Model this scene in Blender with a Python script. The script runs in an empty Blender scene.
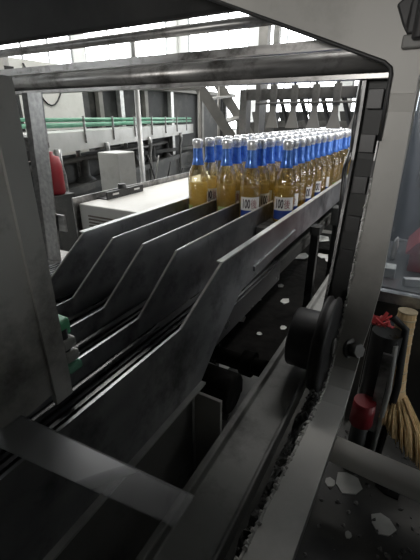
import bpy, bmesh, math, random
from mathutils import Vector, Matrix
random.seed(7)
S = bpy.context.scene
COL = S.collection
R = math.radians

# ------------------------------------------------------------------ materials
def new_mat(name):
    m = bpy.data.materials.new(name); m.use_nodes = True
    nt = m.node_tree
    return m, nt, nt.nodes['Principled BSDF']

def rgb(c): return (c[0], c[1], c[2], 1)

def surf(name, a, b=None, rough=.5, metal=0., scale=8., stretch=(1, 1, 1), bump=.0, detail=6, rough_var=.12,
         dirt=None, dirt_scale=3., dirt_amt=.5, spec=.5):
    """two-tone noise surface, optional blotches of dirt, optional bump"""
    m, nt, p = new_mat(name)
    N, L = nt.nodes, nt.links
    b = b or a
    tc = N.new('ShaderNodeTexCoord'); mp = N.new('ShaderNodeMapping'); mp.inputs['Scale'].default_value = stretch
    L.new(tc.outputs['Object'], mp.inputs['Vector'])
    nz = N.new('ShaderNodeTexNoise'); nz.inputs['Scale'].default_value = scale; nz.inputs['Detail'].default_value = detail
    L.new(mp.outputs['Vector'], nz.inputs['Vector'])
    cr = N.new('ShaderNodeValToRGB'); cr.color_ramp.elements[0].position = .33; cr.color_ramp.elements[1].position = .67
    cr.color_ramp.elements[0].color = rgb(a); cr.color_ramp.elements[1].color = rgb(b)
    L.new(nz.outputs['Fac'], cr.inputs['Fac'])
    out = cr.outputs['Color']
    if dirt:
        n2 = N.new('ShaderNodeTexNoise'); n2.inputs['Scale'].default_value = dirt_scale; n2.inputs['Detail'].default_value = 8
        n2.inputs['Roughness'].default_value = .7
        L.new(tc.outputs['Object'], n2.inputs['Vector'])
        r2 = N.new('ShaderNodeValToRGB'); r2.color_ramp.elements[0].position = .5; r2.color_ramp.elements[1].position = .68
        r2.color_ramp.elements[0].color = (0, 0, 0, 1); r2.color_ramp.elements[1].color = (dirt_amt,)*3 + (1,)
        L.new(n2.outputs['Fac'], r2.inputs['Fac'])
        mx = N.new('ShaderNodeMixRGB'); mx.inputs['Color2'].default_value = rgb(dirt)
        L.new(r2.outputs['Color'], mx.inputs['Fac']); L.new(out, mx.inputs['Color1']); out = mx.outputs['Color']
    L.new(out, p.inputs['Base Color'])
    p.inputs['Metallic'].default_value = metal
    p.inputs['Specular IOR Level'].default_value = spec
    mr = N.new('ShaderNodeMapRange'); mr.inputs['To Min'].default_value = max(.03, rough-rough_var); mr.inputs['To Max'].default_value = min(1, rough+rough_var)
    L.new(nz.outputs['Fac'], mr.inputs['Value']); L.new(mr.outputs['Result'], p.inputs['Roughness'])
    if bump:
        bp = N.new('ShaderNodeBump'); bp.inputs['Strength'].default_value = bump; bp.inputs['Distance'].default_value = .004
        L.new(nz.outputs['Fac'], bp.inputs['Height']); L.new(bp.outputs['Normal'], p.inputs['Normal'])
    return m

def emit_mat(name, col, strength):
    m, nt, p = new_mat(name)
    p.inputs['Base Color'].default_value = rgb((.8, .8, .8))
    p.inputs['Emission Color'].default_value = rgb(col); p.inputs['Emission Strength'].default_value = strength
    return m

def clear_mat(name, tint, gloss=.12, rough=.05, haze=0., haze_col=(.5, .5, .5), smear=False, ripple=0.):
    """clear sheet or glass wall: see-through, Fresnel sheen, optional scuffed haze"""
    m, nt, p = new_mat(name); N, L = nt.nodes, nt.links
    out = N['Material Output']; N.remove(p)
    tr = N.new('ShaderNodeBsdfTransparent'); tr.inputs['Color'].default_value = rgb(tint)
    gl = N.new('ShaderNodeBsdfGlossy'); gl.inputs['Roughness'].default_value = rough
    gl.inputs['Color'].default_value = (1, 1, 1, 1)
    if ripple:
        tc = N.new('ShaderNodeTexCoord'); nz = N.new('ShaderNodeTexNoise'); nz.inputs['Scale'].default_value = 95; nz.inputs['Detail'].default_value = 2
        L.new(tc.outputs['Object'], nz.inputs['Vector'])
        bp = N.new('ShaderNodeBump'); bp.inputs['Strength'].default_value = ripple; bp.inputs['Distance'].default_value = .004
        L.new(nz.outputs['Fac'], bp.inputs['Height']); L.new(bp.outputs['Normal'], gl.inputs['Normal'])
    lw = N.new('ShaderNodeLayerWeight'); lw.inputs['Blend'].default_value = .35
    ma = N.new('ShaderNodeMath'); ma.operation = 'MULTIPLY_ADD'; ma.inputs[1].default_value = .7; ma.inputs[2].default_value = gloss
    ma.use_clamp = True
    L.new(lw.outputs['Fresnel'], ma.inputs[0])
    mx = N.new('ShaderNodeMixShader'); L.new(ma.outputs[0], mx.inputs[0]); L.new(tr.outputs[0], mx.inputs[1]); L.new(gl.outputs[0], mx.inputs[2])
    last = mx
    if haze:
        df = N.new('ShaderNodeBsdfDiffuse'); df.inputs['Color'].default_value = rgb(haze_col)
        m2 = N.new('ShaderNodeMixShader'); m2.inputs[0].default_value = haze
        if smear:
            tc = N.new('ShaderNodeTexCoord'); nz = N.new('ShaderNodeTexNoise'); nz.inputs['Scale'].default_value = 7; nz.inputs['Detail'].default_value = 8
            L.new(tc.outputs['Object'], nz.inputs['Vector'])
            mr = N.new('ShaderNodeMapRange'); mr.inputs['From Min'].default_value = .3; mr.inputs['From Max'].default_value = .75
            mr.inputs['To Min'].default_value = haze*.3; mr.inputs['To Max'].default_value = haze*1.7
            L.new(nz.outputs['Fac'], mr.inputs['Value']); L.new(mr.outputs['Result'], m2.inputs[0])
        L.new(mx.outputs[0], m2.inputs[1]); L.new(df.outputs[0], m2.inputs[2]); last = m2
    L.new(last.outputs[0], out.inputs['Surface'])
    return m

def beer_mat():
    m, nt, p = new_mat('amber_beer'); N, L = nt.nodes, nt.links
    out = N['Material Output']
    p.inputs['Base Color'].default_value = (.99, .82, .36, 1); p.inputs['Transmission Weight'].default_value = 1
    p.inputs['Roughness'].default_value = .06; p.inputs['IOR'].default_value = 1.34
    tl = N.new('ShaderNodeBsdfTranslucent'); tl.inputs['Color'].default_value = (.99, .82, .36, 1)
    df = N.new('ShaderNodeBsdfDiffuse'); df.inputs['Color'].default_value = (.93, .74, .29, 1)
    a = N.new('ShaderNodeMixShader'); a.inputs[0].default_value = .4
    L.new(tl.outputs[0], a.inputs[1]); L.new(df.outputs[0], a.inputs[2])
    b = N.new('ShaderNodeMixShader'); b.inputs[0].default_value = .45
    L.new(p.outputs[0], b.inputs[1]); L.new(a.outputs[0], b.inputs[2]); L.new(b.outputs[0], out.inputs['Surface'])
    return m

M = {}
M['steel'] = surf('brushed_stainless', (.30, .30, .30), (.46, .46, .45), .34, .85, 9, (6, 1, 6), .06, dirt=(.07, .065, .06), dirt_scale=5, dirt_amt=.55)
M['plate'] = surf('dull_divider_steel', (.25, .257, .27), (.44, .448, .462), .42, .7, 6, (1, 1.2, 2), .08, dirt=(.04, .04, .042), dirt_scale=7, dirt_amt=.7)
M['lip'] = surf('worn_bright_steel', (.5, .5, .49), (.7, .7, .68), .4, .6, 20, (1, 1, 1), .03)
M['beam'] = surf('dirty_beam_steel', (.22, .22, .215), (.42, .41, .40), .38, .7, 7, (1, 6, 6), .08, dirt=(.04, .035, .03), dirt_scale=9, dirt_amt=.85)
M['darkbeam'] = surf('dark_painted_beam', (.012, .012, .012), (.03, .03, .03), .6, .0, 6, bump=.1, spec=.2)
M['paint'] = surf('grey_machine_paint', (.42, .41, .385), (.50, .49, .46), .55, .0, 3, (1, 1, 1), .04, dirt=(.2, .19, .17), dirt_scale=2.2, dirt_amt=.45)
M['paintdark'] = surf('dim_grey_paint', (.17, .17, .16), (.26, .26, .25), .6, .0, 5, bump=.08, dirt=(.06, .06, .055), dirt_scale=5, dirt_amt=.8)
M['door'] = surf('stained_door_steel', (.46, .455, .425), (.60, .59, .55), .5, .35, 4, (1, 1, 1), .1, dirt=(.08, .075, .065), dirt_scale=6, dirt_amt=.7)
M['bead'] = surf('flaking_sealant', (.28, .28, .26), (.62, .61, .58), .8, 0, 60, bump=.6)
M['slate'] = surf('worn_dark_plate', (.05, .05, .05), (.10, .10, .10), .5, .2, 12)
M['black'] = surf('black_rubber', (.012, .012, .012), (.028, .028, .028), .55, 0, 15, bump=.1)
M['gloss_black'] = surf('oily_black', (.01, .01, .01), (.02, .02, .02), .3, 0, 15, bump=.15)
M['bed'] = surf('black_plastic_wear_strip', (.018, .018, .021), (.035, .035, .04), .3, 0, 12, (6, 1, 1), .05)
M['chain'] = surf('wet_chain_slats', (.09, .09, .09), (.16, .16, .16), .35, .5, 20)
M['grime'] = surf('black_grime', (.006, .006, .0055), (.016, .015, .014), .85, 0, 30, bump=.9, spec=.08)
M['rubble'] = surf('wet_dirt_and_glass_crumbs', (.015, .015, .014), (.13, .13, .12), .6, 0, 55, bump=1.)
M['pan'] = surf('dark_base_pan', (.02, .02, .018), (.055, .053, .047), .6, 0, 9, bump=.6)
M['white'] = surf('white_enamel', (.68, .67, .63), (.76, .75, .71), .5, 0, 4, dirt=(.42, .40, .36), dirt_scale=4, dirt_amt=.35)
M['dullwhite'] = surf('scuffed_pale_steel', (.38, .38, .36), (.52, .52, .50), .45, .3, 4, (1, 1, 1), .03, dirt=(.2, .19, .17), dirt_scale=4, dirt_amt=.5)
M['slot'] = surf('louvre_brown', (.16, .13, .10), (.22, .18, .15), .7)  # plain brown for the louvre lines
M['green'] = surf('green_plastic', (.10, .42, .22), (.16, .52, .29), .45, 0, 10)
M['greenrail'] = surf('green_guide_rail', (.13, .38, .25), (.24, .50, .36), .4, 0, 8)
M['greyplastic'] = surf('grey_plastic', (.36, .36, .34), (.46, .46, .43), .5, 0, 10)
M['red'] = surf('red_plastic', (.42, .03, .035), (.55, .06, .06), .5, 0, 8)
M['darkred'] = surf('dark_red_rubber', (.22, .012, .02), (.30, .025, .03), .45, 0, 8)
M['straw'] = surf('broom_straw', (.72, .48, .23), (.92, .70, .40), .8, 0, 40, (3, 3, .3), .5)
M['strawdark'] = surf('old_broom_straw', (.48, .33, .15), (.78, .58, .30), .85, 0, 50, (3, 3, .3), .6)
M['twine'] = surf('binding_twine', (.70, .55, .34), (.82, .68, .46), .8, 0, 60)
M['paper'] = surf('scrap_paper', (.55, .55, .52), (.75, .75, .72), .7, 0, 14)
M['palescrap'] = surf('pale_plastic_scrap', (.32, .32, .30), (.45, .45, .42), .6, 0, 14)
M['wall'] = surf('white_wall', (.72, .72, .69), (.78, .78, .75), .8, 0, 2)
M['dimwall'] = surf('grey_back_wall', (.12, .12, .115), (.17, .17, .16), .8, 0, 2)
M['ceil'] = surf('ceiling_white', (.7, .7, .68), (.76, .76, .74), .8, 0, 2)
M['floor'] = surf('wet_concrete', (.10, .10, .095), (.2, .195, .185), .4, 0, 3, bump=.15)
M['pane'] = emit_mat('overcast_window_light', (.95, .98, 1.0), 5.5)
M['frame'] = surf('grey_window_frame', (.3, .31, .31), (.4, .41, .41), .6)
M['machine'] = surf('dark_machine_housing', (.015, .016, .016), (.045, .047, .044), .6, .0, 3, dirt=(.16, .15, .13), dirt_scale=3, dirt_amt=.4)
M['bluemachine'] = surf('blue_grey_machine_housing', (.05, .062, .075), (.11, .125, .14), .4, .2, 3, dirt=(.2, .2, .19), dirt_scale=4, dirt_amt=.4)
M['comb'] = surf('grey_cast_clamp', (.11, .107, .10), (.19, .186, .176), .5, .3, 20, dirt=(.05, .045, .04), dirt_scale=20, dirt_amt=.7)
M['stair'] = surf('galvanised_stair', (.18, .175, .16), (.27, .26, .24), .6, .2, 5)
M['foil'] = surf('blue_neck_foil', (.05, .15, .55), (.12, .28, .74), .16, .3, 90, rough_var=.05)
M['cap'] = surf('silver_cap', (.72, .73, .76), (.85, .86, .88), .25, .5, 80)
M['label'] = surf('white_paper_label', (.80, .80, .78), (.86, .86, .84), .6, 0, 12)
M['labelblue'] = surf('blue_label_band', (.02, .06, .30), (.04, .09, .38), .4, 0, 12)
M['ink'] = surf('dark_label_ink', (.05, .04, .05), (.08, .06, .07), .6)
M['inkred'] = surf('maroon_label_ink', (.24, .02, .03), (.30, .04, .04), .6)
M['labelgreen'] = surf('green_label_print', (.25, .40, .12), (.55, .62, .30), .6, 0, 90)
M['glass'] = clear_mat('clear_bottle_glass', (.95, .90, .74), .13, .05, ripple=.7)
M['acrylic'] = clear_mat('scuffed_acrylic', (.84, .87, .9), .04, .12, .24, (.52, .56, .62), True)
M['strip'] = clear_mat('clear_plastic_strip', (.84, .85, .86), .0, .5, .10, (.42, .43, .44), True)
M['beer'] = beer_mat()

# ------------------------------------------------------------------ mesh builder (world coordinates)
class MB:
    def __init__(s): s.v = []; s.f = []; s.mi = []; s.sm = []
    def add(s, vs, fs, mi=0, smooth=False):
        o = len(s.v); s.v += [tuple(v) for v in vs]
        for f in fs: s.f.append([i+o for i in f]); s.mi.append(mi); s.sm.append(smooth)
        return s
    def box(s, x0, x1, y0, y1, z0, z1, mi=0):
        vs = [(x, y, z) for z in (z0, z1) for y in (y0, y1) for x in (x0, x1)]
        return s.add(vs, [(0, 2, 3, 1), (4, 5, 7, 6), (0, 1, 5, 4), (2, 6, 7, 3), (0, 4, 6, 2), (1, 3, 7, 5)], mi)
    def bar(s, a, b, w, h, up=(0, 0, 1), mi=0):
        """rectangular bar from a to b, w across, h along up"""
        a, b, up = Vector(a), Vector(b), Vector(up)
        d = (b-a).normalized(); sd = d.cross(up).normalized(); u = sd.cross(d)
        vs = []
        for p in (a, b):
            for i, j in ((-1, -1), (1, -1), (1, 1), (-1, 1)): vs.append(p+sd*(i*w/2)+u*(j*h/2))
        return s.add(vs, [(3, 2, 1, 0), (4, 5, 6, 7), (0, 1, 5, 4), (1, 2, 6, 5), (2, 3, 7, 6), (3, 0, 4, 7)], mi)
    def tube(s, pts, r, n=12, mi=0, cap=True):
        pts = [Vector(p) for p in pts]; rr = r if isinstance(r, (list, tuple)) else [r]*len(pts)
        vs = []; ref = None
        for i, p in enumerate(pts):
            d = (pts[min(i+1, len(pts)-1)]-pts[max(i-1, 0)]).normalized()
            if ref is None:
                ref = d.cross(Vector((0, 0, 1)))
                if ref.length < .01: ref = d.cross(Vector((0, 1, 0)))
            ref = (ref - d*ref.dot(d)).normalized(); q = d.cross(ref)
            for k in range(n):
                a = 2*math.pi*k/n; vs.append(p+(ref*math.cos(a)+q*math.sin(a))*rr[i])
        fs = []
        for i in range(len(pts)-1):
            for k in range(n):
                k2 = (k+1) % n; fs.append((i*n+k, i*n+k2, (i+1)*n+k2, (i+1)*n+k))
        s.add(vs, fs, mi, True)
        if cap:
            o = len(s.v)-len(vs)
            s.f.append([o+k for k in range(n)][::-1]); s.mi.append(mi); s.sm.append(False)
            s.f.append([o+(len(pts)-1)*n+k for k in range(n)]); s.mi.append(mi); s.sm.append(False)
        return s
    def prism(s, poly, axis, a, b, mi=0):
        """polygon of 2-D points extruded along axis x (y,z points) or y (x,z points) or z (x,y points)"""
        def P(p, t): return {'x': (t, p[0], p[1]), 'y': (p[0], t, p[1]), 'z': (p[0], p[1], t)}[axis]
        n = len(poly); vs = [P(p, a) for p in poly]+[P(p, b) for p in poly]
        fs = [list(range(n))[::-1], list(range(n, 2*n))]+[(i, (i+1) % n, n+(i+1) % n, n+i) for i in range(n)]
        return s.add(vs, fs, mi)
    def lathe(s, prof, n=24, mi=0, c=(0, 0, 0), a0=None, a1=None):
        """profile of (r, z) turned about the vertical through c"""
        vs = []; full = a0 is None; m = n if full else n+1
        for r, z in prof:
            for k in range(m):
                a = 2*math.pi*k/n if full else a0+(a1-a0)*k/n
                vs.append((c[0]+r*math.cos(a), c[1]+r*math.sin(a), c[2]+z))
        fs = []
        for i in range(len(prof)-1):
            for k in range(n):
                k2 = (k+1) % m if full else k+1
                fs.append((i*m+k, i*m+k2, (i+1)*m+k2, (i+1)*m+k))
        return s.add(vs, fs, mi, True)
    def blob(s, c, r, sq=(1, 1, 1), jit=.2, mi=0, sub=1):
        bm = bmesh.new(); bmesh.ops.create_icosphere(bm, subdivisions=sub, radius=1)
        vs = []
        for v in bm.verts:
            k = r*(1+random.uniform(-jit, jit)); vs.append((c[0]+v.co.x*k*sq[0], c[1]+v.co.y*k*sq[1], c[2]+v.co.z*k*sq[2]))
        fs = [[v.index for v in f.verts] for f in bm.faces]; bm.free()
        return s.add(vs, fs, mi)
    def build(s, name, mats, parent=None, origin=None, bevel=0.):
        if not isinstance(mats, (list, tuple)): mats = [mats]
        if origin is None:
            if parent is not None: origin = parent['_o']
            else:
                xs = [v[0] for v in s.v]; ys = [v[1] for v in s.v]
                origin = ((min(xs)+max(xs))/2, (min(ys)+max(ys))/2, min(v[2] for v in s.v))
        ox, oy, oz = origin
        me = bpy.data.meshes.new(name)
        me.from_pydata([(x-ox, y-oy, z-oz) for x, y, z in s.v], [], s.f)
        for m in mats: me.materials.append(m)
        for p, mi, sm in zip(me.polygons, s.mi, s.sm): p.material_index = mi; p.use_smooth = sm
        bm = bmesh.new(); bm.from_mesh(me); bmesh.ops.recalc_face_normals(bm, faces=bm.faces); bm.to_mesh(me); bm.free()
        o = bpy.data.objects.new(name, me); COL.objects.link(o)
        if parent is not None:
            o.parent = parent
        else: o.location = origin
        o['_o'] = tuple(origin)
        if bevel:
            b = o.modifiers.new('edge', 'BEVEL'); b.width = bevel; b.segments = 2; b.limit_method = 'ANGLE'
        return o

def tag(o, label, cat, group=None, kind=None):
    o['label'] = label; o['category'] = cat
    if group: o['group'] = group
    if kind: o['kind'] = kind
    return o
def thing(name, label, cat, loc, group=None):
    o = bpy.data.objects.new(name, None); o.empty_display_size = .05; COL.objects.link(o)
    o.location = loc; o['_o'] = tuple(loc)
    return tag(o, label, cat, group)
def struct(o): o['kind'] = 'structure'; return o

# ------------------------------------------------------------------ the hall
X0, X1, Y0, Y1, ZC = -8.0, 5.0, -3.5, 12.0, 5.0
struct(MB().box(X0, X1, Y0, Y1, -.1, 0).build('floor', M['floor']))
struct(MB().box(X0, X1, Y0, Y1, ZC, ZC+.1).build('ceiling', M['ceil']))
def wall_with_windows(side, rects, fixed, length):
    """solid wall cut into strips round its windows; each window a frame and a lit pane"""
    wl = MB()
    th = .15
    def put(mb, a, b, z0, z1, d0, d1, mi=0):
        if side == 'back': mb.box(a, b, fixed+d0, fixed+d1, z0, z1, mi)
        elif side == 'front': mb.box(a, b, fixed-d1, fixed-d0, z0, z1, mi)
        elif side == 'right': mb.box(fixed+d0, fixed+d1, a, b, z0, z1, mi)
        else: mb.box(fixed-d1, fixed-d0, a, b, z0, z1, mi)
    za, zb = rects[0][2], rects[0][3]
    put(wl, length[0], length[1], 0, za, 0, th); put(wl, length[0], length[1], zb, ZC, 0, th)
    cur = length[0]
    for a, b, _, _ in rects: put(wl, cur, a, za, zb, 0, th); cur = b
    put(wl, cur, length[1], za, zb, 0, th)
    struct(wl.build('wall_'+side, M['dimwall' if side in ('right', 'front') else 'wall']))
    global win
    for a, b, z0, z1 in rects:
        win += 1
        fr = MB(); e = .05
        for q in ((a, a+e, z0, z1), (b-e, b, z0, z1), (a+e, b-e, z0, z0+e), (a+e, b-e, z1-e, z1)): put(fr, *q, 0.02, .12)
        n = max(2, round((b-a)/.8))
        for i in range(1, n):
            x = a+(b-a)*i/n; put(fr, x-.02, x+.02, z0+e, z1-e, .03, .10)
        f = struct(fr.build('window_%d' % win, M['frame']))
        pn = MB(); put(pn, a+e, b-e, z0+e, z1-e, .06, .075)
        p = pn.build('pane', M['pane'], f)
win = 0
wall_with_windows('back', [(-7.6, -5.4, .9, 4.7), (-5.0, -2.6, .9, 4.7), (-2.2, 0.2, .9, 4.7), (.6, 3.0, .9, 4.7)], Y1, (X0, X1))
wall_with_windows('left', [(1.6, 4.2, .9, 4.7), (4.6, 7.4, .9, 4.7), (7.8, 11.4, .9, 4.7)], X0, (Y0, Y1))
wall_with_windows('right', [(-2.2, -.2, 1.1, 2.3), (1.2, 3.0, 1.1, 2.3)], X1, (Y0, Y1))  # first window added to brighten the left door panel
wall_with_windows('front', [(-6.8, -4.2, 1.4, 2.6)], Y0, (X0, X1))  # window added behind the camera to light surfaces facing it

# ------------------------------------------------------------------ lane dividers
PX = [-.670, -.578, -.4915, -.4055, -.303]
plates_lbl = ['grey steel lane divider with bright rolled lip, beside the white cabinet',
              'grey steel lane divider, second from the white cabinet',
              'grey steel lane divider in the middle of the five',
              'grey steel lane divider just left of the wide outer guide plate',
              'broad grey steel outer guide plate with flat top lip, along the right of the bottles']
for i, x in enumerate(PX):
    if i < 4:
        yend = 2.9
        prof = [(-.35, .922), (-.35, .960), (.448, .957), (.580, 1.05), (yend, 1.05), (yend, .922)]
    else:
        yend = 1.95
        prof = [(-.35, .82), (-.35, .972), (.435, .972), (.583, 1.043), (yend, 1.043), (yend, .955), (.90, .955), (.68, .945), (.56, .87), (.50, .82)]
    t = thing('lane_divider' if i < 4 else 'guide_plate', plates_lbl[i], 'divider' if i < 4 else 'guide plate', (x, .9, prof[0][1]), 'lane dividers' if i < 4 else None)
    w = .0035
    MB().prism(prof, 'x', x-w/2, x+w/2).build('plate', M['plate'], t)
    # worn bright top edge: low run, ramp, high run
    lw = {0: .016, 4: .013}.get(i, .0042)
    top = prof[1:5]
    e = MB(); e2 = MB()
    for k, (a, b) in enumerate(zip(top, top[1:])):
        ww = lw if (k == 2) else .0042
        off = -(ww-.0042)/2 if i != 0 else (ww-.0042)/2*-1
        (e if k else e2).bar((x+off, a[0], a[1]+.0005), (x+off, b[0], b[1]+.0005), ww, .003)
    e.build('top_lip', M['lip'], t); e2.build('low_edge', M['plate'], t)
    if i == 4:
        # stiffening rib pressed into the outer face
        MB().bar((x+.004, .74, .975), (x+.004, 1.05, .985), .006, .012).build('stiffening_rib', M['plate'], t)
        MB().box(x-.001, x+.012, -.35, .50, .815, .8195).build('bottom_flange', M['lip'], t)

# grooved black wear bed between the low dividers
bed = MB().box(-.86, -.306, -.35, .96, .86, .916)
x = -.855
while x < -.312:
    if all(abs(x+.004-p) > .006 for p in PX): bed.box(x, x+.0065, -.35, .96, .916, .9215)
    x += .0125
tag(bed.build('grooved_bed', M['bed']), 'black grooved plastic bed running between the low ends of the lane dividers', 'conveyor bed')

# chains that carry the bottles, one per lane
lane_x = [(a+b)/2 for a, b in zip(PX, PX[1:])]
ln = ['lane against the white cabinet side', 'second lane from the cabinet side', 'third lane from the cabinet', 'lane beside the outer guide plate']
for i, cx in enumerate(lane_x):
    hw = (PX[i+1]-PX[i])/2-.004
    c = MB().box(cx-hw, cx+hw, .99, 2.9, .965, .992)
    y = .99
    while y < 2.88: c.box(cx-hw, cx+hw, y, y+.034, .992, 1.0); y += .038
    tag(c.build('conveyor_chain', M['chain']), 'slatted steel conveyor chain under the bottles in the '+ln[i], 'conveyor chain', 'bottle conveyor chains')
tag(MB().box(-.70, -.32, .99, 2.9, .86, .9).box(-.70, -.66, 1.2, 1.26, 0, .86).box(-.36, -.32, 2.6, 2.66, 0, .86).box(-.70, -.66, 2.6, 2.66, 0, .86).box(-.86, -.82, .1, .14, 0, .86).box(-.86, -.82, .85, .89, 0, .86)
    .build('conveyor_trestle', M['machine']), 'dark steel frame carrying the bottle lanes', 'conveyor frame')

# ------------------------------------------------------------------ bottles
BODY = [(0.0, .000), (.024, .000), (.0285, .003), (.0305, .008), (.0312, .02), (.0312, .110), (.0306, .120), (.0283, .131), (.0240, .143), (.0190, .154), (.0164, .163),
        (.0150, .172), (.0138, .195), (.0132, .214), (.0146, .217), (.0146, .223), (.0130, .226)]
LIQ = [(0.0, .003), (.0270, .004), (.0298, .012), (.0298, .1055), (0.0, .106)]
BODY = [(r*1.03, z*1.045) for r, z in BODY]
def prof_r(z):
    for (r0, z0), (r1, z1) in zip(BODY[1:], BODY[2:]):
        if z0 <= z <= z1 and z1 > z0: return r0+(r1-r0)*(z-z0)/(z1-z0)
    return .0130
def wrap(me_v, r): # flat (u, v) lettering laid on a cylinder facing -Y
    return [(r*math.sin(u/r), -r*math.cos(u/r), v) for u, v in me_v]
def letter_mesh(txt, size, u0, v0, sx, sy, r, mb, mi, bold=.0):
    cu = bpy.data.curves.new('t', 'FONT'); cu.body = txt; cu.size = size; cu.resolution_u = 3; cu.offset = bold
    ob = bpy.data.objects.new('t', cu); COL.objects.link(ob)
    dg = bpy.context.evaluated_depsgraph_get(); dg.update()
    me = bpy.data.meshes.new_from_object(ob.evaluated_get(dg))
    bm = bmesh.new(); bm.from_mesh(me)
    bmesh.ops.triangulate(bm, faces=bm.faces)
    bmesh.ops.subdivide_edges(bm, edges=[e for e in bm.edges if e.calc_length() > size*.3], cuts=2, use_grid_fill=False)
    bmesh.ops.triangulate(bm, faces=bm.faces)
    bm.verts.index_update()
    pts = [(v.co.x, v.co.y) for v in bm.verts]
    if pts:
        x0 = min(p[0] for p in pts)
        mb.add(wrap([(u0+(p[0]-x0)*sx, v0+p[1]*sy) for p in pts], r), [[v.index for v in f.verts] for f in bm.faces], mi)
        w = (max(p[0] for p in pts)-x0)*sx
    else: w = 0
    bm.free(); bpy.data.objects.remove(ob); bpy.data.meshes.remove(me); bpy.data.curves.remove(cu)
    return w

def make_bottle(loc):
    t = thing('beer_bottle', '', 'bottle', (0, 0, 0))
    MB().lathe(BODY, 28).build('glass_body', M['glass'], t)
    MB().lathe(LIQ, 24).build('beer', M['beer'], t)
    f = [(prof_r(z)+.0006, z) for z in (.163, .168, .174, .180, .188, .196, .205, .2125)]
    MB().lathe(f, 24).build('neck_foil', M['foil'], t)
    cp = [(.0145, .2115), (.0146, .219), (.0162, .2225), (.0162, .232), (.0148, .2375), (.0105, .239), (0, .2392)]
    MB().lathe(cp, 21).build('cap', M['cap'], t)
    # front label: white field over a blue band, lettering as a sub-part
    hw = 1.0
    lb = MB().lathe([(.0328, .040), (.0328, .080)], 16, 0, (0, 0, 0), -math.pi/2-hw, -math.pi/2+hw)
    lb.lathe([(.0328, .012), (.0328, .040)], 16, 1, (0, 0, 0), -math.pi/2-hw, -math.pi/2+hw)
    L = lb.build('label', [M['label'], M['labelblue']], t)
    tx = MB()
    w = letter_mesh('100', .024, -.0235, .0475, .74, 1.55, .0330, tx, 0, .0007)
    letter_mesh('後', .024, -.0235+w+.0018, .0485, .86, 1.28, .0330, tx, 1)
    q = tx.build('lettering', [M['ink'], M['inkred']], t); q.parent = L
    # small back label with green print
    bl = MB().lathe([(.0326, .020), (.0326, .040)], 12, 0, (0, 0, 0), math.pi/2-.55, math.pi/2+.55)
    bl.build('back_label', M['labelgreen'], t)
    return t
def copy_tree(o, parent=None):
    c = o.copy(); COL.objects.link(c)
    if parent is not None: c.parent = parent
    for ch in list(o.children): copy_tree(ch, c)
    return c
proto = make_bottle((0, 0, 0))
ordn = ['front', 'second', 'third', 'fourth', 'fifth', 'sixth', 'seventh', 'eighth', 'ninth', 'tenth', 'eleventh', 'twelfth', 'thirteenth', 'fourteenth',
        'fifteenth', 'sixteenth', 'seventeenth', 'eighteenth', 'nineteenth', 'twentieth', 'twenty-first', 'twenty-second', 'twenty-third', 'twenty-fourth', 'twenty-fifth', 'twenty-sixth']
lane_word = ['lane on the white cabinet side', 'second lane from the cabinet', 'third lane from the cabinet', 'lane along the outer guide plate']
front_lbl = ['front amber beer bottle nearest the white cabinet, with no label showing', 'front amber beer bottle second from the left, with a green print low on it',
             'front amber bottle with white and blue label, second from the outer guide plate',
             'front amber beer bottle with a white and blue label, hard against the outer guide plate']
LX = [-.624, -.535, -.448, -.356]
FY = [1.03, 1.055, 1.045, 1.095]
first = True
for li in range(4):
    y = FY[li]
    for k in range(25):
        b = proto if first else copy_tree(proto); first = False
        jx = 0 if k == 0 else random.uniform(-.006, .006)
        b.location = (LX[li]+jx, y, 1.0)
        face = math.atan2(-y, -(LX[li]+jx))+math.pi/2      # turned to the camera side
        if k == 0: rot = face + [2.0, math.pi-.35, .06, .0][li]
        else: rot = face + random.choice([random.uniform(-.7, .7), random.uniform(-3, 3)])
        b.rotation_euler = (0, 0, rot)
        if k == 0: b['label'] = front_lbl[li]
        else: b['label'] = 'blue-necked bottle, %s from front in the %s' % (ordn[k], lane_word[li])
        b['group'] = 'beer bottles standing in the conveyor lanes'
        y += .066+(random.uniform(.012, .03) if (k == 0 and li == 0) else random.uniform(.0, .004))

# ------------------------------------------------------------------ overhead beams
t = thing('cross_beam', 'dirty steel cross beam with flat upper flange, spanning the whole view above the conveyor', 'beam', (-.9, 1.03, 1.38))
MB().tube([(-2.2, 1.03, 1.418), (-.09, 1.03, 1.418)], .026, 20).build('tube', M['beam'], t)
MB().box(-2.2, -.09, 1.03, 1.08, 1.447, 1.4505).box(-2.2, -.09, 1.076, 1.08, 1.4505, 1.477).build('upper_flange', M['beam'], t)
MB().box(-2.2, -.09, 1.012, 1.055, 1.381, 1.391).build('lower_flange', M['beam'], t)
t = thing('round_rail', 'slim round steel rail in the bright gap above the cross beam', 'rail', (-.6, 1.25, 1.54))
MB().tube([(-3.0, 1.25, 1.570), (.45, 1.25, 1.570)], .016, 16).build('rod', M['beam'], t)
t = thing('top_beam', 'thick dark beam across the upper left corner', 'beam', (-.5, 1.2, 1.58))
MB().box(-3.6, .45, 1.145, 1.17, 1.579, 1.80).build('box_section', M['darkbeam'], t, bevel=.012)
MB().box(-3.6, .45, 1.12, 1.1449, 1.74, 1.80).build('face_strip', M['beam'], t)

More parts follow.
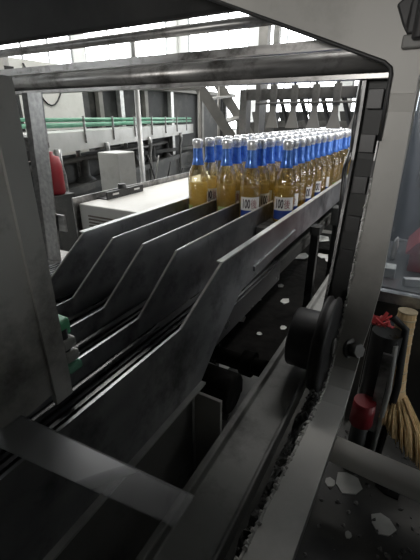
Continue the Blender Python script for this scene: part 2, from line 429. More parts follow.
# ------------------------------------------------------------------ grey side frame: hood, post, lower rail
t = thing('machine_upright', 'grey painted machine frame with wide corner plate, leaning post and lower rail on the right', 'machine frame', (-.07, .5, .68))
def shell(mb, prof, xl, xr, th, mi=0):
    """folded sheet: profile in the y-z plane, spanning xl..xr (numbers or lists), thickness away from the camera side"""
    n = len(prof); XL = xl if isinstance(xl, list) else [xl]*n; XR = xr if isinstance(xr, list) else [xr]*n
    A = []; B = []
    for i, p in enumerate(prof):
        a = prof[max(i-1, 0)]; b = prof[min(i+1, n-1)]
        d = Vector((b[0]-a[0], b[1]-a[1])).normalized(); nn = Vector((-d.y, d.x))
        A.append(p); B.append((p[0]+nn.x*th, p[1]+nn.y*th))
    vs = []
    for i in range(n): vs += [(XL[i], *A[i]), (XR[i], *A[i]), (XR[i], *B[i]), (XL[i], *B[i])]
    fs = [(0, 1, 2, 3), (4*n-1, 4*n-2, 4*n-3, 4*n-4)]
    for i in range(n-1):
        o = 4*i
        for k in range(4): fs.append((o+k, o+4+k, o+4+(k+1) % 4, o+(k+1) % 4))
    return mb.add(vs, fs, mi)
gus = [(-.9, 1.704), (-.535, 1.566), (-.118, 1.409), (-.104, 1.398), (-.100, 1.385), (-.100, 1.345), (-.046, 1.345), (-.046, 1.380), (.5, 1.380), (.5, 2.0), (-.9, 2.0)]
MB().prism(gus, 'y', .975, 1.0).build('gusset_plate', M['paint'], t, bevel=.002)
post = [(.975, 1.345), (.984, 1.31), (.975, 1.252), (.956, 1.17), (.939, 1.096), (.92, 1.01), (.903, .927), (.873, .85), (.838, .778), (.80, .735), (.75, .712), (.69, .71), (.598, .728), (.381, .776), (.253, .803), (.0, .852), (-.3, .905)]
pr = [-.046, -.046, -.043, -.040, -.038, -.035, -.032, -.036, -.043, -.045, -.046, -.046, -.045, -.045, -.045, -.045, -.045]
shell(MB(), post, -.10, pr, .03).build('post', M['paint'], t)
bead = MB().tube([(-.1005, p[0]-.001, p[1]) for p in post[3:]], .0022, 6)
for i in range(len(post)-1):
    (a0, a1), (b0, b1) = post[i], post[i+1]
    n = max(2, int(math.hypot(b0-a0, b1-a1)/.0065))
    if i < 3: continue
    for k in range(n):
        u = (k+random.random())/n
        if random.random() < (.35 if i < 6 else .12): continue
        bead.blob((-.101+random.uniform(-.002, .002), a0+(b0-a0)*u-.001, a1+(b1-a1)*u+random.uniform(-.002, .003)), random.uniform(.002, .0048), (1, 1.3, 1.1), .35)
bead.build('sealant_bead', M['bead'], t)['label'] = 'flaking pale sealant along the edge'
bc, bd = Vector((-.066, .836, .772)), Vector((.78, -.52, .34)).normalized()
MB().tube([bc-bd*.004, bc+bd*.004], .026, 20).build('washer', M['comb'], t)
MB().tube([bc+bd*.004, bc+bd*.026], .018, 6).build('nut', M['comb'], t)
seal = [(.982, 1.395), (.990, 1.345), (.998, 1.31), (.99, 1.25), (.972, 1.17), (.955, 1.096), (.92, .94)]
shell(MB(), seal, -.1045, -.1005, .04).build('rubber_seal', M['black'], t)
et = [(-.9, .968, 1.702), (-.535, .968, 1.564), (-.118, .968, 1.407), (-.104, .968, 1.396), (-.101, .968, 1.385), (-.101, .972, 1.345), (-.101, .968, 1.25)]
MB().tube(et, .0048, 6).build('edge_trim', M['black'], t)
# black hinge bolted to the plate
hb = MB().box(-.085, .0, .950, .975, 1.452, 1.60)
hb.prism([(-.112, 1.505), (-.095, 1.47), (-.085, 1.455), (-.08, 1.53)], 'y', .955, .975)
hb.tube([(-.06, .94, 1.44), (-.06, .94, 1.60)], .013, 12)
hb.build('hinge_leaf', M['black'], t, bevel=.004)
MB().box(-.090, -.02, .955, .975, 1.428, 1.452).build('hinge_block', M['paintdark'], t, bevel=.003)
# belt guard behind the post
bg = [(1.07, 1.41), (1.07, 1.30), (1.06, 1.2), (1.03, 1.08), (1.00, .95), (.97, .85), (.94, .79)]
t = thing('belt_guard', 'dark channel shaped belt guard running down behind the grey post', 'belt guard', (-.135, 1.0, .79))
shell(MB(), bg, -.162, -.108, .004).build('web', M['machine'], t)
shell(MB(), [(p[0]-.032, p[1]) for p in bg], -.166, -.159, .034).build('flange', M['gloss_black'], t)
shell(MB(), [(p[0]-.032, p[1]) for p in bg], -.1125, -.1055, .034).build('flange', M['gloss_black'], t)
for k, z in enumerate((1.34, 1.24, 1.14, 1.04, .95)):
    yy = 1.07-(1.41-z)*.12-.004
    MB().box(-.153, -.117, yy-.013, yy-.006, z-.022, z+.022).build('joint_plate', M['slate'], t, bevel=.002)
tag(MB().tube([(-.19, 1.16, 1.40), (-.19, 1.15, 1.28), (-.19, 1.165, 1.215), (-.19, 1.13, 1.195), (-.19, 1.10, 1.17), (-.19, 1.14, 1.0), (-.19, 1.14, .70)], .0065, 10)
    .build('bent_rod', M['gloss_black']), 'black bent rod with a kink, left of the belt guard', 'rod')

# pulley wheel on the post
t = thing('pulley_wheel', 'black pulley wheel with a protruding round hub, on the left of the grey post', 'wheel', (-.14, .79, .66))
def xcyl(mb, x0, x1, y, z, r, n=40, mi=0): return mb.tube([(x0, y, z), (x1, y, z)], r, n, mi)
def xlathe(prof, y, z, n=40):
    mb = MB(); vs = []
    for r, x in prof:
        for k in range(n): a = 2*math.pi*k/n; vs.append((x, y+r*math.cos(a), z+r*math.sin(a)))
    fs = [(i*n+k, i*n+(k+1) % n, (i+1)*n+(k+1) % n, (i+1)*n+k) for i in range(len(prof)-1) for k in range(n)]
    return mb.add(vs, fs, 0, True)
WY, WZ = .795, .793
xlathe([(0.001, -.108), (.108, -.108), (.117, -.111), (.119, -.116), (.112, -.121), (.112, -.126), (.119, -.131), (.117, -.137), (.105, -.139), (.07, -.139)], WY, WZ).build('disc', M['black'], t)
xlathe([(.074, -.138), (.074, -.199), (.071, -.203), (.058, -.204), (.052, -.199), (.001, -.199)], WY, WZ).build('hub', M['black'], t)
xcyl(MB(), -.209, -.199, WY, WZ, .014, 6).build('axle_nut', M['gloss_black'], t)
xcyl(MB(), -.108, -.10, WY, WZ, .02, 16).build('axle', M['comb'], t)

# lower frame rail parallel to the lanes
t = thing('frame_rail', 'long grey channel rail running diagonally under the pulley wheel', 'frame rail', (-.2, .8, .3))
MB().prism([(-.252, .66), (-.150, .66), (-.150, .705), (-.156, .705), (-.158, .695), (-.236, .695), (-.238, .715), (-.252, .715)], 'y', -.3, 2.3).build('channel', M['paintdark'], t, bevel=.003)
MB().box(-.225, -.175, -.2, -.14, .3, .66).build('leg', M['machine'], t)
MB().box(-.225, -.175, 2.0, 2.06, .3, .66).build('leg', M['machine'], t)

# rubble between the rail and the side frame
rb = MB()
nx, ny = 8, 70
vs = []
for j in range(ny):
    for i in range(nx):
        vs.append((-.149+.075*i/(nx-1), -.25+1.15*j/(ny-1), .62+random.uniform(-.012, .016)+.01*math.sin(j*.7)))
vs2 = [(v[0], v[1], .59) for v in vs]
fs = [(j*nx+i, j*nx+i+1, (j+1)*nx+i+1, (j+1)*nx+i) for j in range(ny-1) for i in range(nx-1)]
o_ = nx*ny
fs += [(o_+a, o_+b, o_+c, o_+d) for d, c, b, a in fs[:]]
rb.add(vs, fs[:(ny-1)*(nx-1)])
rb.box(-.149, -.074, -.25, .9, .58, .60)
for k in range(900):
    rb.blob((random.uniform(-.147, -.08), random.uniform(-.2, .85), .632+random.uniform(-.012, .006)), random.uniform(.0015, .005), (1, 1, .7), .4)
tag(rb.build('rubble', M['rubble']), 'dark wet dirt and glass crumbs heaped beside the channel rail', 'rubble', kind='stuff')
tag(MB().box(-.149, -.074, -.25, .9, .55, .58).box(-.14, -.09, -.2, -.15, .3, .55).box(-.14, -.09, .8, .85, .3, .55).build('rubble_tray', M['machine']), 'dark steel tray under the heap of glass crumbs', 'tray')

# ------------------------------------------------------------------ hollow under the guide plate
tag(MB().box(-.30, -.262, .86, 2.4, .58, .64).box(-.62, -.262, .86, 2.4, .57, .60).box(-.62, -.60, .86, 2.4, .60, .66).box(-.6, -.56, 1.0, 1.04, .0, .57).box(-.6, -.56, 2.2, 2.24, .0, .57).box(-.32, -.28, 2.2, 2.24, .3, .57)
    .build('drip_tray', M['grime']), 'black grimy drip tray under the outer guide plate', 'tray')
def scrap(name, cx, cy, z, r, m, label, cat, n=6, rot=0, th=.0025, tilt=0):
    pts = []
    for k in range(n):
        a = rot+2*math.pi*k/n; q = r*random.uniform(.7, 1.15)
        pts.append((cx+q*math.cos(a), cy+q*1.0*math.sin(a)))
    mb = MB().prism(pts, 'z', z, z+th)
    if tilt:
        mb.v = [(x, y, zz+(y-cy+r*1.2)*tilt) for x, y, zz in mb.v]
    return tag(mb.build(name, m), label, cat, 'scraps in the drip tray')
scr = [(-.389, 1.32, .024, 'paper', 'white paper scrap in the tray, right of the guide plate ramp'),
       (-.50, 1.28, .022, 'palescrap', 'dull grey scrap in the tray, close under the guide plate rib'),
       (-.49, 1.10, .028, 'palescrap', 'large pale scrap in the tray, nearest the guide plate ramp'),
       (-.455, 1.46, .016, 'palescrap', 'thin grey scrap in the tray, below the guide plate and behind the others'),
       (-.475, 1.87, .045, 'paper', 'bright house shaped paper scrap in the tray, far end'),
       (-.325, 1.12, .014, 'paper', 'small white scrap in the tray beside the channel rail, above the hub'),
       (-.385, 1.04, .010, 'paper', 'tiny white scrap alone on the black tray floor'),
       (-.46, 2.24, .045, 'paper', 'bright wide scrap at the far end of the tray, behind the black clamp post'),
       (-.385, 1.95, .035, 'paper', 'bright long scrap at the foot of the black clamp post'),
       (-.33, 1.90, .032, 'paper', 'bright scrap between the clamp post and the belt guard')]
for x, y, r, mm, lb in scr: scrap('paper_scrap', x, y, .601, r, M[mm], lb, 'scrap', random.choice([5, 6, 7]), random.random()*3, .002, .15)
# drive shaft and its flanges
t = thing('drive_shaft', 'grimy black drive shaft with flanges crossing the hollow under the guide plate', 'shaft', (-.36, .74, .68))
xcyl(MB(), -.50, -.256, .74, .705, .020, 20).build('shaft', M['grime'], t)
xcyl(MB(), -.44, -.415, .74, .705, .044, 24).build('flange', M['grime'], t)
xcyl(MB(), -.315, -.285, .74, .705, .034, 24).build('collar', M['grime'], t)
for k in range(5):
    a = k*1.256; xcyl(MB(), -.415, -.405, .74+.034*math.cos(a), .705+.034*math.sin(a), .006, 6).build('bolt', M['gloss_black'], t)
t = thing('gearbox', 'black grimy gearbox lump with bolts above the pale bin', 'gearbox', (-.29, .57, .70))
gb = MB(); xcyl(gb, -.345, -.262, .575, .745, .045, 24); gb.box(-.34, -.27, .55, .64, .70, .74)
gb.build('housing', M['grime'], t, bevel=.004)
for k in range(4): MB().blob((-.33+.02*k, .545, .70+.004*(k % 2)), .011, (1, 1, 1), .1).build('bolt_head', M['gloss_black'], t)
tag(MB().prism([(-.375, .66), (-.318, .66), (-.318, .70), (-.326, .708), (-.322, .718), (-.332, .728), (-.375, .735)], 'y', .655, .66).build('torn_card', M['palescrap']), 'torn pale card stuck behind the black gearbox', 'card')
# bin with pale inner walls
t = thing('waste_bin', 'open pale grey metal bin below the guide plate, bright welded corner', 'bin', (-.3, .1, .30))
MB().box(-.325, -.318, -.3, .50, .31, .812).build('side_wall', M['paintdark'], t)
MB().box(-.318, -.254, .493, .50, .31, .79).build('end_wall', M['paint'], t)
MB().box(-.325, -.254, -.3, .50, .30, .31).build('base', M['machine'], t)
MB().tube([(-.3165, .491, .42), (-.3165, .491, .79)], .0035, 8).build('weld_seam', M['lip'], t)
# clamp post with bolts
t = thing('clamp_post', 'black clamp post with a bolted head, right of the far bottles', 'clamp', (-.28, 1.60, .60))
MB().box(-.29, -.268, 1.585, 1.612, .642, .93).build('post', M['gloss_black'], t)
MB().box(-.30, -.245, 1.57, 1.63, .88, .955).build('clamp_head', M['machine'], t, bevel=.004)
xcyl(MB(), -.245, -.225, 1.6, .915, .014, 6).build('bolt', M['gloss_black'], t)
xcyl(MB(), -.34, -.25, 1.6, .75, .012, 10).build('side_arm', M['gloss_black'], t)
t = thing('support_strut', 'black support strut below the middle of the guide plate', 'strut', (-.29, 1.25, .60))
MB().box(-.298, -.272, 1.25, 1.275, .642, .955).build('strut', M['gloss_black'], t)
MB().box(-.30, -.268, 1.24, 1.285, .925, .954).build('head', M['machine'], t)

# ------------------------------------------------------------------ clear strip lying over the dividers
tag(MB().prism([(-.372, .176), (-.125, .192), (-.125, .160), (-.365, .134)], 'z', .9755, .9785).build('plastic_strip', M['strip']),
    'translucent pale strip lying across the black lanes at lower left', 'strip')

# ------------------------------------------------------------------ left door and block stack
t = thing('machine_door', 'stained dark steel door panel along the left edge', 'door', (-.36, .05, .965))
MB().prism([(-.25, 1.10), (-.25, 1.335), (.222, 1.335), (.222, .975), (.17, .968), (.13, .990)], 'x', -.366, -.356).build('panel', M['door'], t, bevel=.001)
MB().prism([(-.360, .222), (-.352, .222), (-.3535, .249), (-.3615, .249)], 'z', .959, 1.335).build('edge_flange', M['door'], t)
t = thing('guide_block_stack', 'stack of green and grey plastic guide blocks at the door edge', 'guide blocks', (-.38, .28, .963))
def blk(z0, z1, m, dx=0): MB().box(-.415+dx, -.384+dx, .268, .292, z0, z1).build('green_block' if m == 'green' else 'grey_block', M[m], t, bevel=.004)
blk(1.018, 1.044, 'green', -.006); blk(.9995, 1.016, 'greyplastic', .001); blk(.980, .9955, 'greyplastic', .004); blk(.963, .978, 'greenrail', .006)
MB().tube([(-.395, .278, .963), (-.395, .278, 1.03)], .008, 10).build('pin', M['machine'], t)

# ------------------------------------------------------------------ left corner post
t = thing('corner_post', 'upright steel angle post under the cross beam, left of the white cabinet', 'post', (-1.29, .98, 0))
pz = [(-1.350, .976), (-1.330, .985), (-1.252, .985), (-1.252, .99), (-1.332, .99), (-1.354, .980)]
pm = MB().prism(pz, 'z', 0, 1.381)
pm.v = [(x-.055*(1.381-z)/.62, y, z) for x, y, z in pm.v]
pm.build('angle', M['steel'], t)
MB().box(-1.34, -1.25, .992, 1.0, .86, .93).build('splice_plate', M['beam'], t)
tag(MB().tube([(-1.205, 1.46, 0), (-1.205, 1.46, 1.62)], .012, 12).build('slim_pole', M['lip']), 'slim bright upright pole behind the white cabinet', 'pole')
tag(MB().prism([(-1.55, 1.0), (-1.12, .94), (-1.0, 1.06), (-1.0, 1.10), (-1.5, 1.1)], 'z', .70, .715).box(-1.4, -1.36, 1.0, 1.04, 0, .70).box(-1.08, -1.04, 1.02, 1.06, 0, .70).build('side_ledge', M['beam']), 'small grey ledge at the foot of the corner post', 'ledge')

# ------------------------------------------------------------------ white cabinet with louvres
t = thing('white_cabinet', 'low white metal cabinet with a louvred front behind the lane dividers', 'cabinet', (-.92, 1.38, 0))
MB().box(-1.115, -.72, .96, 1.85, 0.02, 1.0).build('body', M['white'], t, bevel=.006)
MB().box(-1.130, -1.124, .945, 1.85, .62, 1.022).build('side_panel', M['beam'], t)
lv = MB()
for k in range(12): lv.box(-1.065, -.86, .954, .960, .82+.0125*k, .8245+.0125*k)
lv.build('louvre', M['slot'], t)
MB().box(-.745, -.735, 1.0, 1.5, 1.0, 1.006).build('edge_strip', M['black'], t)
t = thing('slotted_bracket', 'black slotted bracket with a knob, lying on the white cabinet', 'bracket', (-1.10, 1.17, 1.0))
MB().box(-1.12, -1.06, 1.06, 1.28, 1.0005, 1.004).box(-1.066, -1.06, 1.06, 1.28, 1.004, 1.030).build('angle', M['gloss_black'], t)
for y in (1.09, 1.22): MB().box(-1.0597, -1.0587, y, y+.035, 1.014, 1.021).build('slot', M['lip'], t)
MB().tube([(-1.09, 1.18, 1.004), (-1.09, 1.18, 1.045)], [.022, .016], 14).build('knob', M['black'], t)

# ------------------------------------------------------------------ green railed conveyor behind
A = Vector((-2.85, 2.21, 0)); B = Vector((-3.80, 5.24, 0)); d = (B-A).normalized(); sd = Vector((-d.y, d.x, 0))
def along(s, off=0, z=0): p = A+d*s+sd*off; return (p.x, p.y, z)
t = thing('rear_conveyor', 'long steel conveyor with green guide rails at the back left', 'conveyor', along(2, .2, 0))
MB().bar(along(-.1, 0, 1.085), along(7.4, 0, 1.085), .012, .17).build('side_plate', M['dullwhite'], t)
MB().bar(along(-.1, .45, 1.085), along(7.4, .45, 1.085), .012, .17).build('side_plate', M['beam'], t)
MB().bar(along(-.1, .225, 1.155), along(7.4, .225, 1.155), .43, .02).build('chain_bed', M['lip'], t)
for off, z in ((.03, 1.225), (.03, 1.275), (.42, 1.225), (.42, 1.275), (.21, 1.225)):
    MB().tube([along(-.1, off, z), along(7.4, off, z)], .017, 8).build('guide_rail', M['greenrail'], t)
for k in range(12):
    s = .0+.64*k
    MB().bar(along(s, -.012, 1.06), along(s, -.012, 1.31), .022, .012, d).build('rail_bracket', M['beam'], t)
for s in (.1, 1.05, 2.4, 4.0, 5.8):
    MB().tube([along(s, -.03, 1.04), along(s, -.03, .90), along(s+.12, .03, .80), along(s+.12, .03, 0)], .028, 8).build('leg', M['steel'], t)
    MB().tube([along(s+.1, .4, 1.0), along(s+.1, .4, 0)], .028, 8).build('leg', M['beam'], t)
MB().bar(along(-.1, .05, .62), along(7.4, .05, .62), .05, .07).build('lower_stringer', M['machine'], t)

tag(MB().box(-2.62, -2.36, 1.30, 1.62, 0, ZC).build('white_column', M['white']), 'white square column at the far left between the door edge and the corner post', 'column')
# things under and behind it
t = thing('dark_machine', 'dark tall machine housing with upright posts behind the rear conveyor', 'machine', (-5.3, 5.2, 0))
MB().box(-6.4, -4.35, 4.2, 8.6, 0, 1.72).build('housing', M['machine'], t)
MB().box(-6.4, -4.2, 4.1, 8.7, 1.72, 1.79).build('roof_plate', M['stair'], t)
for y, m in ((4.3, 'stair'), (4.75, 'lip'), (5.35, 'stair'), (6.1, 'lip'), (7.2, 'stair'), (8.3, 'beam')):
    MB().box(-4.33, -4.25, y, y+.08, 0, 1.72).build('post', M[m], t)
for z in (.35, .7): MB().box(-4.32, -4.24, 4.2, 8.6, z, z+.06).build('side_rail', M['machine'], t)
t = thing('pale_cabinet', 'pale wall cabinet with a hanging cable behind the rear conveyor', 'cabinet', (-4.2, 3.4, 0))
MB().box(-4.75, -4.2, 2.95, 3.95, 0, 1.9).build('body', M['white'], t)
MB().tube([(-4.19, 3.12+.6*k/12, 1.86-.42*math.sin(math.pi*k/12)-.02*k/12) for k in range(13)], .009, 6).build('cable', M['black'], t)
tag(MB().box(-4.3, -4.0, 2.42, 2.72, 0, 1.75).build('red_locker', M['red']), 'narrow red upright locker beside the pale panel', 'locker')
tag(MB().box(-4.45, -4.1, 2.74, 2.93, 0, 1.80).build('black_duct', M['black']), 'black upright duct between the red locker and the pale panel', 'duct')
tag(MB().box(-2.42, -2.20, 2.36, 2.58, 0, 1.03).build('pale_box', M['dullwhite'], bevel=.01), 'pale upright box standing under the rear conveyor', 'box')
t = thing('red_canister', 'red canister on a dark stand behind the corner post', 'canister', (-1.975, 1.54, 0))
MB().lathe([(.0, .86), (.05, .86), (.06, .87), (.06, 1.04), (.05, 1.08), (.02, 1.09), (.02, 1.11), (0, 1.11)], 24, 0, (-1.975, 1.54, 0)).build('shell', M['darkred'], t)
MB().box(-2.05, -1.90, 1.46, 1.62, 0, .86).build('stand', M['machine'], t)
for k in range(3):
    pts = [(-2.35+.09*k+.30*u, 2.62+.05*k+.1*u, .99-.5*math.sin(math.pi*u)*(1-.12*k)-.05*k*u) for u in [i/14 for i in range(15)]]
    tag(MB().tube(pts, .006, 6).build('hanging_hose', M['greyplastic' if k == 0 else 'black']), ['pale thin hose looping under the rear conveyor', 'black hose looping beside the pale hose under the rear conveyor', 'rightmost black hose looping under the rear conveyor'][k], 'hose', 'hoses under the rear conveyor')
t = thing('lower_machine', 'dark pumps and pipework under the rear conveyor', 'machinery', (-3.6, 3.4, 0))
for k in range(7):
    s = .3+.75*k; p = along(s, .28, 0)
    MB().lathe([(0, 0), (.16, 0), (.16, .5), (.12, .62), (.05, .68), (.05, .85), (0, .85)], 16, 0, p).build('pump', M['machine'], t)
MB().tube([along(-.1, .3, .86), along(6, .3, .86)], .03, 10).build('pipe', M['comb'], t)
MB().bar(along(-.1, .46, .45), along(7, .46, .45), .05, .9).build('rear_skirt', M['machine'], t)
MB().bar(along(-.1, .24, .30), along(6.5, .24, .30), .34, .6).build('pump_bed', M['machine'], t)

# ------------------------------------------------------------------ steel stairs
t = thing('steel_stairs', 'steep grey steel stairs with open treads in front of the bright windows', 'stairs', (-1.6, 4.2, 0))
sA, sB = Vector((-2.17, 3.60, 1.60)), Vector((-1.856, 3.775, 1.094)); o2 = Vector((-.10, .62, .05))
run = (sB-sA).normalized()
def stringer(a): MB().bar(a, a+run*1.95, .03, .105, Vector((0, 0, 1))).build('stringer', M['stair'], t)
stringer(sA); stringer(sA+o2)
for k in range(7):
    a = sA+run*(.16+.27*k); MB().bar(a, a+o2, .12, .02).build('tread', M['stair'], t)
for q in (sA+run*.02, sA+o2+run*.02): MB().tube([q, (q.x, q.y, 0)], .018, 8).build('support_post', M['stair'], t)
MB().bar(sA+Vector((-.9, -.5, -.02)), sA+Vector((.02, .02, -.02)), .08, .06).build('landing_edge', M['stair'], t)
for k, (x, y) in enumerate(((-2.47, 6.06), (-1.2, 8.6), (-3.6, 9.6))):
    tag(MB().box(x-.07, x+.07, y-.07, y+.07, 0, ZC).build('column', M['stair']), ['slim grey column right of the steel stairs', 'grey column in front of the windows, above the clamp bar', 'grey column far behind the stairs'][k], 'column', 'hall columns')

# ------------------------------------------------------------------ clamp bar with hangers over the bottles
t = thing('clamp_bar', 'grey cross bar on an end post, carrying the hanging lane blades', 'bar', (-.6, 2.1, 1.0))
MB().box(-.97, -.18, 2.085, 2.125, 1.385, 1.440).build('bar', M['comb'], t, bevel=.006)
MB().box(-.975, -.935, 2.07, 2.14, 0, 1.438).build('end_post', M['comb'], t)
MB().tube([(-.87, 2.055, 1.368), (-.18, 2.055, 1.368)], .006, 8).build('thin_rod', M['comb'], t)
MB().box(-.205, -.17, 2.085, 2.125, 0, 1.438).build('end_post', M['comb'], t)
MB().box(-.875, -.850, 2.06, 2.15, 1.20, 1.46).build('drop_plate', M['comb'], t)
hl = ['leftmost', 'second from left', 'middle', 'second from right', 'rightmost']
for k, x in enumerate((-.775, -.662, -.55, -.445, -.335)):
    h = thing('lane_hanger', 'grey lane blade with bolted clamp, %s of five on the clamp bar' % hl[k], 'hanger', (x, 2.05, 1.243), 'blades hanging on the clamp bar')
    MB().box(x-.018, x+.018, 2.060, 2.084, 1.352, 1.452).build('clamp', M['comb'], h, bevel=.004)
    MB().prism([(x-.013, 1.352), (x+.013, 1.352), (x+.017, 1.31), (x+.036, 1.246), (x-.036, 1.246), (x-.017, 1.31)], 'y', 2.064, 2.076).build('blade', M['stair'], h)
    MB().tube([(x, 2.072, 1.452), (x, 2.072, 1.475 if k != 2 else 1.51)], .008, 8).build('bolt', M['comb'], h)
    MB().bar((x+.03, 2.10, 1.388), (x+.075, 2.13, 1.25), .035, .012).build('side_flap', M['black'], h)
# low rail past the hangers
tag(MB().box(-1.3, .2, 3.3, 3.36, 1.22, 1.27).box(-1.3, -1.24, 3.3, 3.36, 0, 1.22).box(.14, .2, 3.3, 3.36, 0, 1.22).build('far_rail', M['comb']), 'grey rail on two legs across the far end of the bottles', 'rail')

t = thing('far_machine', 'dark low machine with hoppers beyond the far rail', 'machine', (-.6, 4.9, 0))
MB().box(-2.2, .9, 4.6, 5.4, 0, 1.24).build('housing', M['machine'], t)
for k in range(9):
    x = -2.1+.36*k
    if k < 8: MB().prism([(x+.09, 1.241), (x+.27, 1.241), (x+.33, 1.36), (x+.06, 1.36)], 'y', 4.7, 5.1).build('hopper', M['machine' if k % 4 else 'comb'], t)

# ------------------------------------------------------------------ acrylic door on the right and what is behind it
t = thing('acrylic_door', 'scuffed clear acrylic door in a grey frame, right of the post', 'door', (.2, 1.1, .80))
MB().box(-.045, .55, 1.100, 1.105, .83, 1.42).build('sheet', M['acrylic'], t)
MB().box(-.058, -.045, 1.090, 1.115, .80, 1.42).build('side_rail', M['paint'], t)
MB().box(-.058, .55, 1.090, 1.115, .800, .832).build('bottom_rail', M['steel'], t)
MB().box(-.07, .55, 1.09, 1.15, .745, .798).build('sill', M['machine'], t)
MB().box(-.07, -.045, 1.12, 1.15, .3, .745).build('leg', M['machine'], t)
MB().box(.53, .56, 1.09, 1.15, .3, .8).build('leg', M['machine'], t)
t = thing('washer_housing', 'large blue grey machine housing behind the acrylic door', 'machine', (.9, 2.6, 0))
MB().box(-.09, 2.2, 2.3, 3.2, 0, 1.50).build('housing', M['bluemachine'], t)
MB().box(-.02, .3, 2.285, 2.299, .95, 1.35).build('hatch', M['machine'], t, bevel=.004)
MB().box(-.05, .9, 2.27, 2.299, .60, .66).build('trim_bar', M['lip'], t)
t = thing('work_table', 'dark bench behind the acrylic door', 'bench', (.3, 1.65, 0))
MB().box(-.08, .9, 1.35, 1.95, .70, .74).build('top', M['machine'], t)
for x, y in ((-.06, 1.38), (.86, 1.38), (-.06, 1.9), (.86, 1.9)): MB().box(x, x+.04, y, y+.04, 0, .70).build('leg', M['machine'], t)
t = thing('red_crate', 'red plastic crate with a sloping cover behind the acrylic door', 'crate', (.12, 1.65, .74))
MB().box(.022, .24, 1.55, 1.78, .74, .815).build('body', M['darkred'], t, bevel=.006)
MB().prism([(.004, .815), (.25, .815), (.25, .91), (.04, .865)], 'y', 1.54, 1.79).build('cover', M['darkred'], t)
tag(MB().prism([(-.050, .74), (-.030, .74), (-.026, .80), (-.034, .84), (-.046, .82)], 'y', 1.66, 1.70).build('white_bottle', M['white'], bevel=.006), 'small white container left of the red crate', 'container')
tag(MB().box(-.06, -.015, 1.44, 1.50, .74, .78).build('card_box', M['palescrap'], bevel=.003), 'pale small box in front of the white container', 'box')
tag(MB().bar((.02, 1.40, .752), (.12, 1.44, .752), .024, .03).build('white_block', M['lip']), 'white block on the bench in front of the red crate', 'block')

# ------------------------------------------------------------------ machine base, pump, broom, pipe
tag(MB().box(-.25, 1.3, -.4, 1.32, 0, .30).build('base_pan', M['pan']), 'dark grimy machine base pan littered with scraps at lower right', 'machine base')
t = thing('cross_pipe', 'thick grey pipe crossing in front of the broom', 'pipe', (.4, .80, .43))
MB().tube([(-.065, .80, .468), (.95, .72, .495)], .035, 24).build('tube', M['paint'], t)
MB().box(.90, .99, .69, .76, .3, .5).build('stand', M['machine'], t)
tag(MB().box(.06, .9, 1.20, 1.24, .3, .74).build('back_plate', M['machine']), 'dark grey plate behind the broom', 'plate')
t = thing('broom', 'straw broom with a bound handle, standing bristles down at the right edge', 'broom', (.08, 1.0, .30))
hp = [(.042, 1.05, .805), (.043, 1.045, .74), (.047, 1.035, .65), (.056, 1.02, .565), (.062, 1.01, .52)]
MB().tube(hp, [.024, .026, .028, .029, .036], 16).build('handle', M['straw'], t)
tw = MB()
for k in range(13):
    u = k/12; i = min(3, int(u*4)); f_ = u*4-i; a, b = Vector(hp[i]), Vector(hp[i+1]); p = a.lerp(b, f_); dd = (b-a).normalized()
    tw.tube([p-dd*.0022, p+dd*.0022], [.0255+.0055*u]*2, 16)
tw.build('binding', M['twine'], t)
br = MB()
top = Vector((.062, 1.008, .525))
for k in range(650):
    a = random.random()*6.283; q = math.sqrt(random.random())
    ux, uy = math.cos(a)*q, math.sin(a)*q
    s0 = top+Vector((ux*.028, uy*.022, random.uniform(0, .03)))
    bx_ = .074+ux*.106
    s2 = Vector((bx_, .985+uy*.05, .303+random.uniform(0, .014)+max(0, .205-bx_)*1.1))
    s1 = s0.lerp(s2, .45)+Vector((ux*.022, uy*.012, .0))
    br.tube([s0, s1, s2], [.0028, .0026, .0014], 4, random.choice([0, 0, 1]))
br.build('bristles', [M['strawdark'], M['straw']], t)
t = thing('pump_unit', 'black pump with hoses and a dark red cap between the post and the broom', 'pump', (.0, .98, .30))
MB().tube([(.005, .99, .30), (.005, .99, .76)], .040, 20).build('body', M['gloss_black'], t)
MB().tube([(.055, .985, .30), (.06, .985, .6), (.045, .99, .78), (.01, 1.0, .80)], .010, 10).build('hose', M['black'], t)
MB().tube([(.035, .95, .34), (.040, .95, .6), (.03, .96, .74)], .007, 8).build('hose', M['greyplastic'], t)
MB().tube([(-.012, .925, .48), (-.012, .925, .56)], [.032, .030], 16).build('red_cap', M['darkred'], t)
MB().tube([(-.012, .925, .30), (-.012, .925, .48)], .024, 12).build('valve_stem', M['machine'], t)
MB().box(.005, .03, .935, .945, .45, .72).build('mounting_plate', M['beam'], t)
rbn = MB()
for k in range(14):
    a = random.uniform(0, 6.28); c = Vector((-.018+random.uniform(-.02, .025), .965+random.uniform(-.012, .012), .79))
    e = c+Vector((math.cos(a)*.03, math.sin(a)*.015, random.uniform(.0, .035)))
    rbn.bar(c, e, .012, .0015)
rbn.build('red_ribbon', M['red'], t)
fl = [(-.008, .855, 'palescrap', .045, 'large pale torn scrap with a hole, on the base pan below the pipe'), (.095, .775, 'palescrap', .032, 'pale rectangular scrap nearest the bottom right corner'),
      (-.055, .83, 'palescrap', .018, 'small pale scrap beside the grey lower rail'), (.10, .90, 'grime', .04, 'dark crumpled lump right of the large torn scrap'), (.02, .70, 'palescrap', .010, 'tiny pale chip on the base pan')]
for x, y, m, r, lb in fl:
    mb = MB().prism([(x+r*random.uniform(.75, 1.1)*math.cos(a), y+r*random.uniform(.75, 1.1)*math.sin(a)) for a in [k*math.pi/3.5 for k in range(7)]], 'z', .3005, .304)
    tag(mb.build('floor_scrap', M[m]), lb, 'scrap', 'scraps on the base pan')
gr = MB()
for k in range(500):
    gr.blob((random.uniform(-.2, .9), random.uniform(.25, 1.15), .302), random.uniform(.002, .008), (1, 1, .6), .4, sub=1)
tag(gr.build('grit', M['rubble']), 'loose grit and glass crumbs over the base pan', 'grit', kind='stuff')

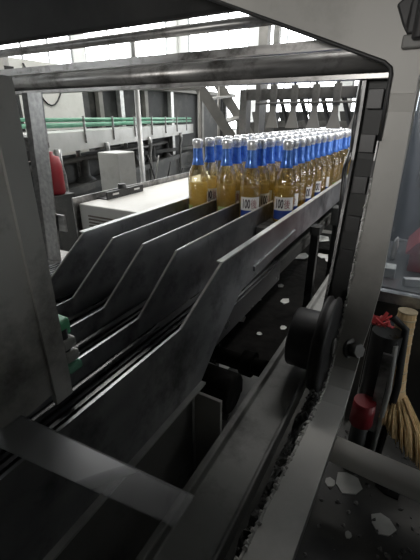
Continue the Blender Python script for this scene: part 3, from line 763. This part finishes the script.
# unseen sheets added round the near end to keep light off the lanes
t = thing('shade_sheets', 'unseen dark sheets added to shade the near end of the lanes', 'cover', (-.7, .1, 0))
MB().box(-1.45, .5, -.9, .78, 1.66, 1.68).build('shade_top', M['machine'], t)
MB().box(-.30, .5, .78, .972, 1.66, 1.68).build('shade_top_lip', M['machine'], t)
MB().box(-1.45, -1.43, -.9, .30, .2, 1.66).build('shade_side', M['machine'], t)
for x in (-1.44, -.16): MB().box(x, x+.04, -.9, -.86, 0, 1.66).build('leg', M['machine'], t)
MB().box(-1.43, .9, -.92, -.90, 0, 1.36).build('shade_back', M['machine'], t)
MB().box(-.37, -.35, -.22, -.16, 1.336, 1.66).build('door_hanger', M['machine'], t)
MB().box(.42, .44, -.90, .12, .31, 1.2).box(.42, .44, .12, .76, .31, 1.66).build('shade_skirt', M['machine'], t)  # added beside the camera, out of view, to block light from the right

# ------------------------------------------------------------------ light: factory lamps, an added spot and the windows
def area(name, loc, rot, sx, sy, e, col=(1, .98, .95)):
    l = bpy.data.lights.new(name, 'AREA'); l.shape = 'RECTANGLE'; l.size = sx; l.size_y = sy; l.energy = e; l.color = col
    o = bpy.data.objects.new(name, l); COL.objects.link(o); o.location = loc; o.rotation_euler = rot
    return o
area('hall_lamp', (-1.0, 4.2, 4.6), (0, 0, 0), 3.0, .5, 110)
area('hall_lamp', (-4.4, 3.5, 4.6), (0, 0, 0), 3.0, .5, 150)
area('machine_lamp', (.35, 1.8, 2.2), (0, R(25), 0), .10, 1.3, 18)
sp = bpy.data.lights.new('added_front_spot', 'SPOT'); sp.energy = 210; sp.spot_size = R(36); sp.spot_blend = .6; sp.shadow_soft_size = .25; sp.color = (1, .97, .93)  # spot added behind the camera to brighten the frame plate and bottles
so = bpy.data.objects.new('added_front_spot', sp); COL.objects.link(so); so.location = (-.45, -2.6, 1.63)
so.rotation_euler = (Vector((-.10, .975, 1.42))-Vector(so.location)).to_track_quat('-Z', 'Y').to_euler()

w = bpy.data.worlds.new('World'); S.world = w; w.use_nodes = True
w.node_tree.nodes['Background'].inputs['Color'].default_value = (.8, .85, .9, 1)
w.node_tree.nodes['Background'].inputs['Strength'].default_value = .3

# ------------------------------------------------------------------ camera
cam = bpy.data.cameras.new('camera'); co = bpy.data.objects.new('camera', cam); COL.objects.link(co)
co.location = (0, 0, 1.30)
pitch = math.atan(163/365.)
co.rotation_euler = (math.pi/2-pitch, 0, R(29.4))
cam.sensor_fit = 'VERTICAL'; cam.sensor_height = 36; cam.lens = 36*365/560
cam.clip_start = .005
S.camera = co
for o in S.objects:
    if '_o' in o: del o['_o']
vs = S.view_settings
S.display_settings.display_device = 'sRGB'
vs.view_transform = 'Standard'; vs.look = 'None'; vs.gamma = 1; vs.use_curve_mapping = False
vs.exposure = 0.0
S.cycles.transparent_max_bounces = 32
S.cycles.max_bounces = 14
S.cycles.sample_clamp_indirect = 6
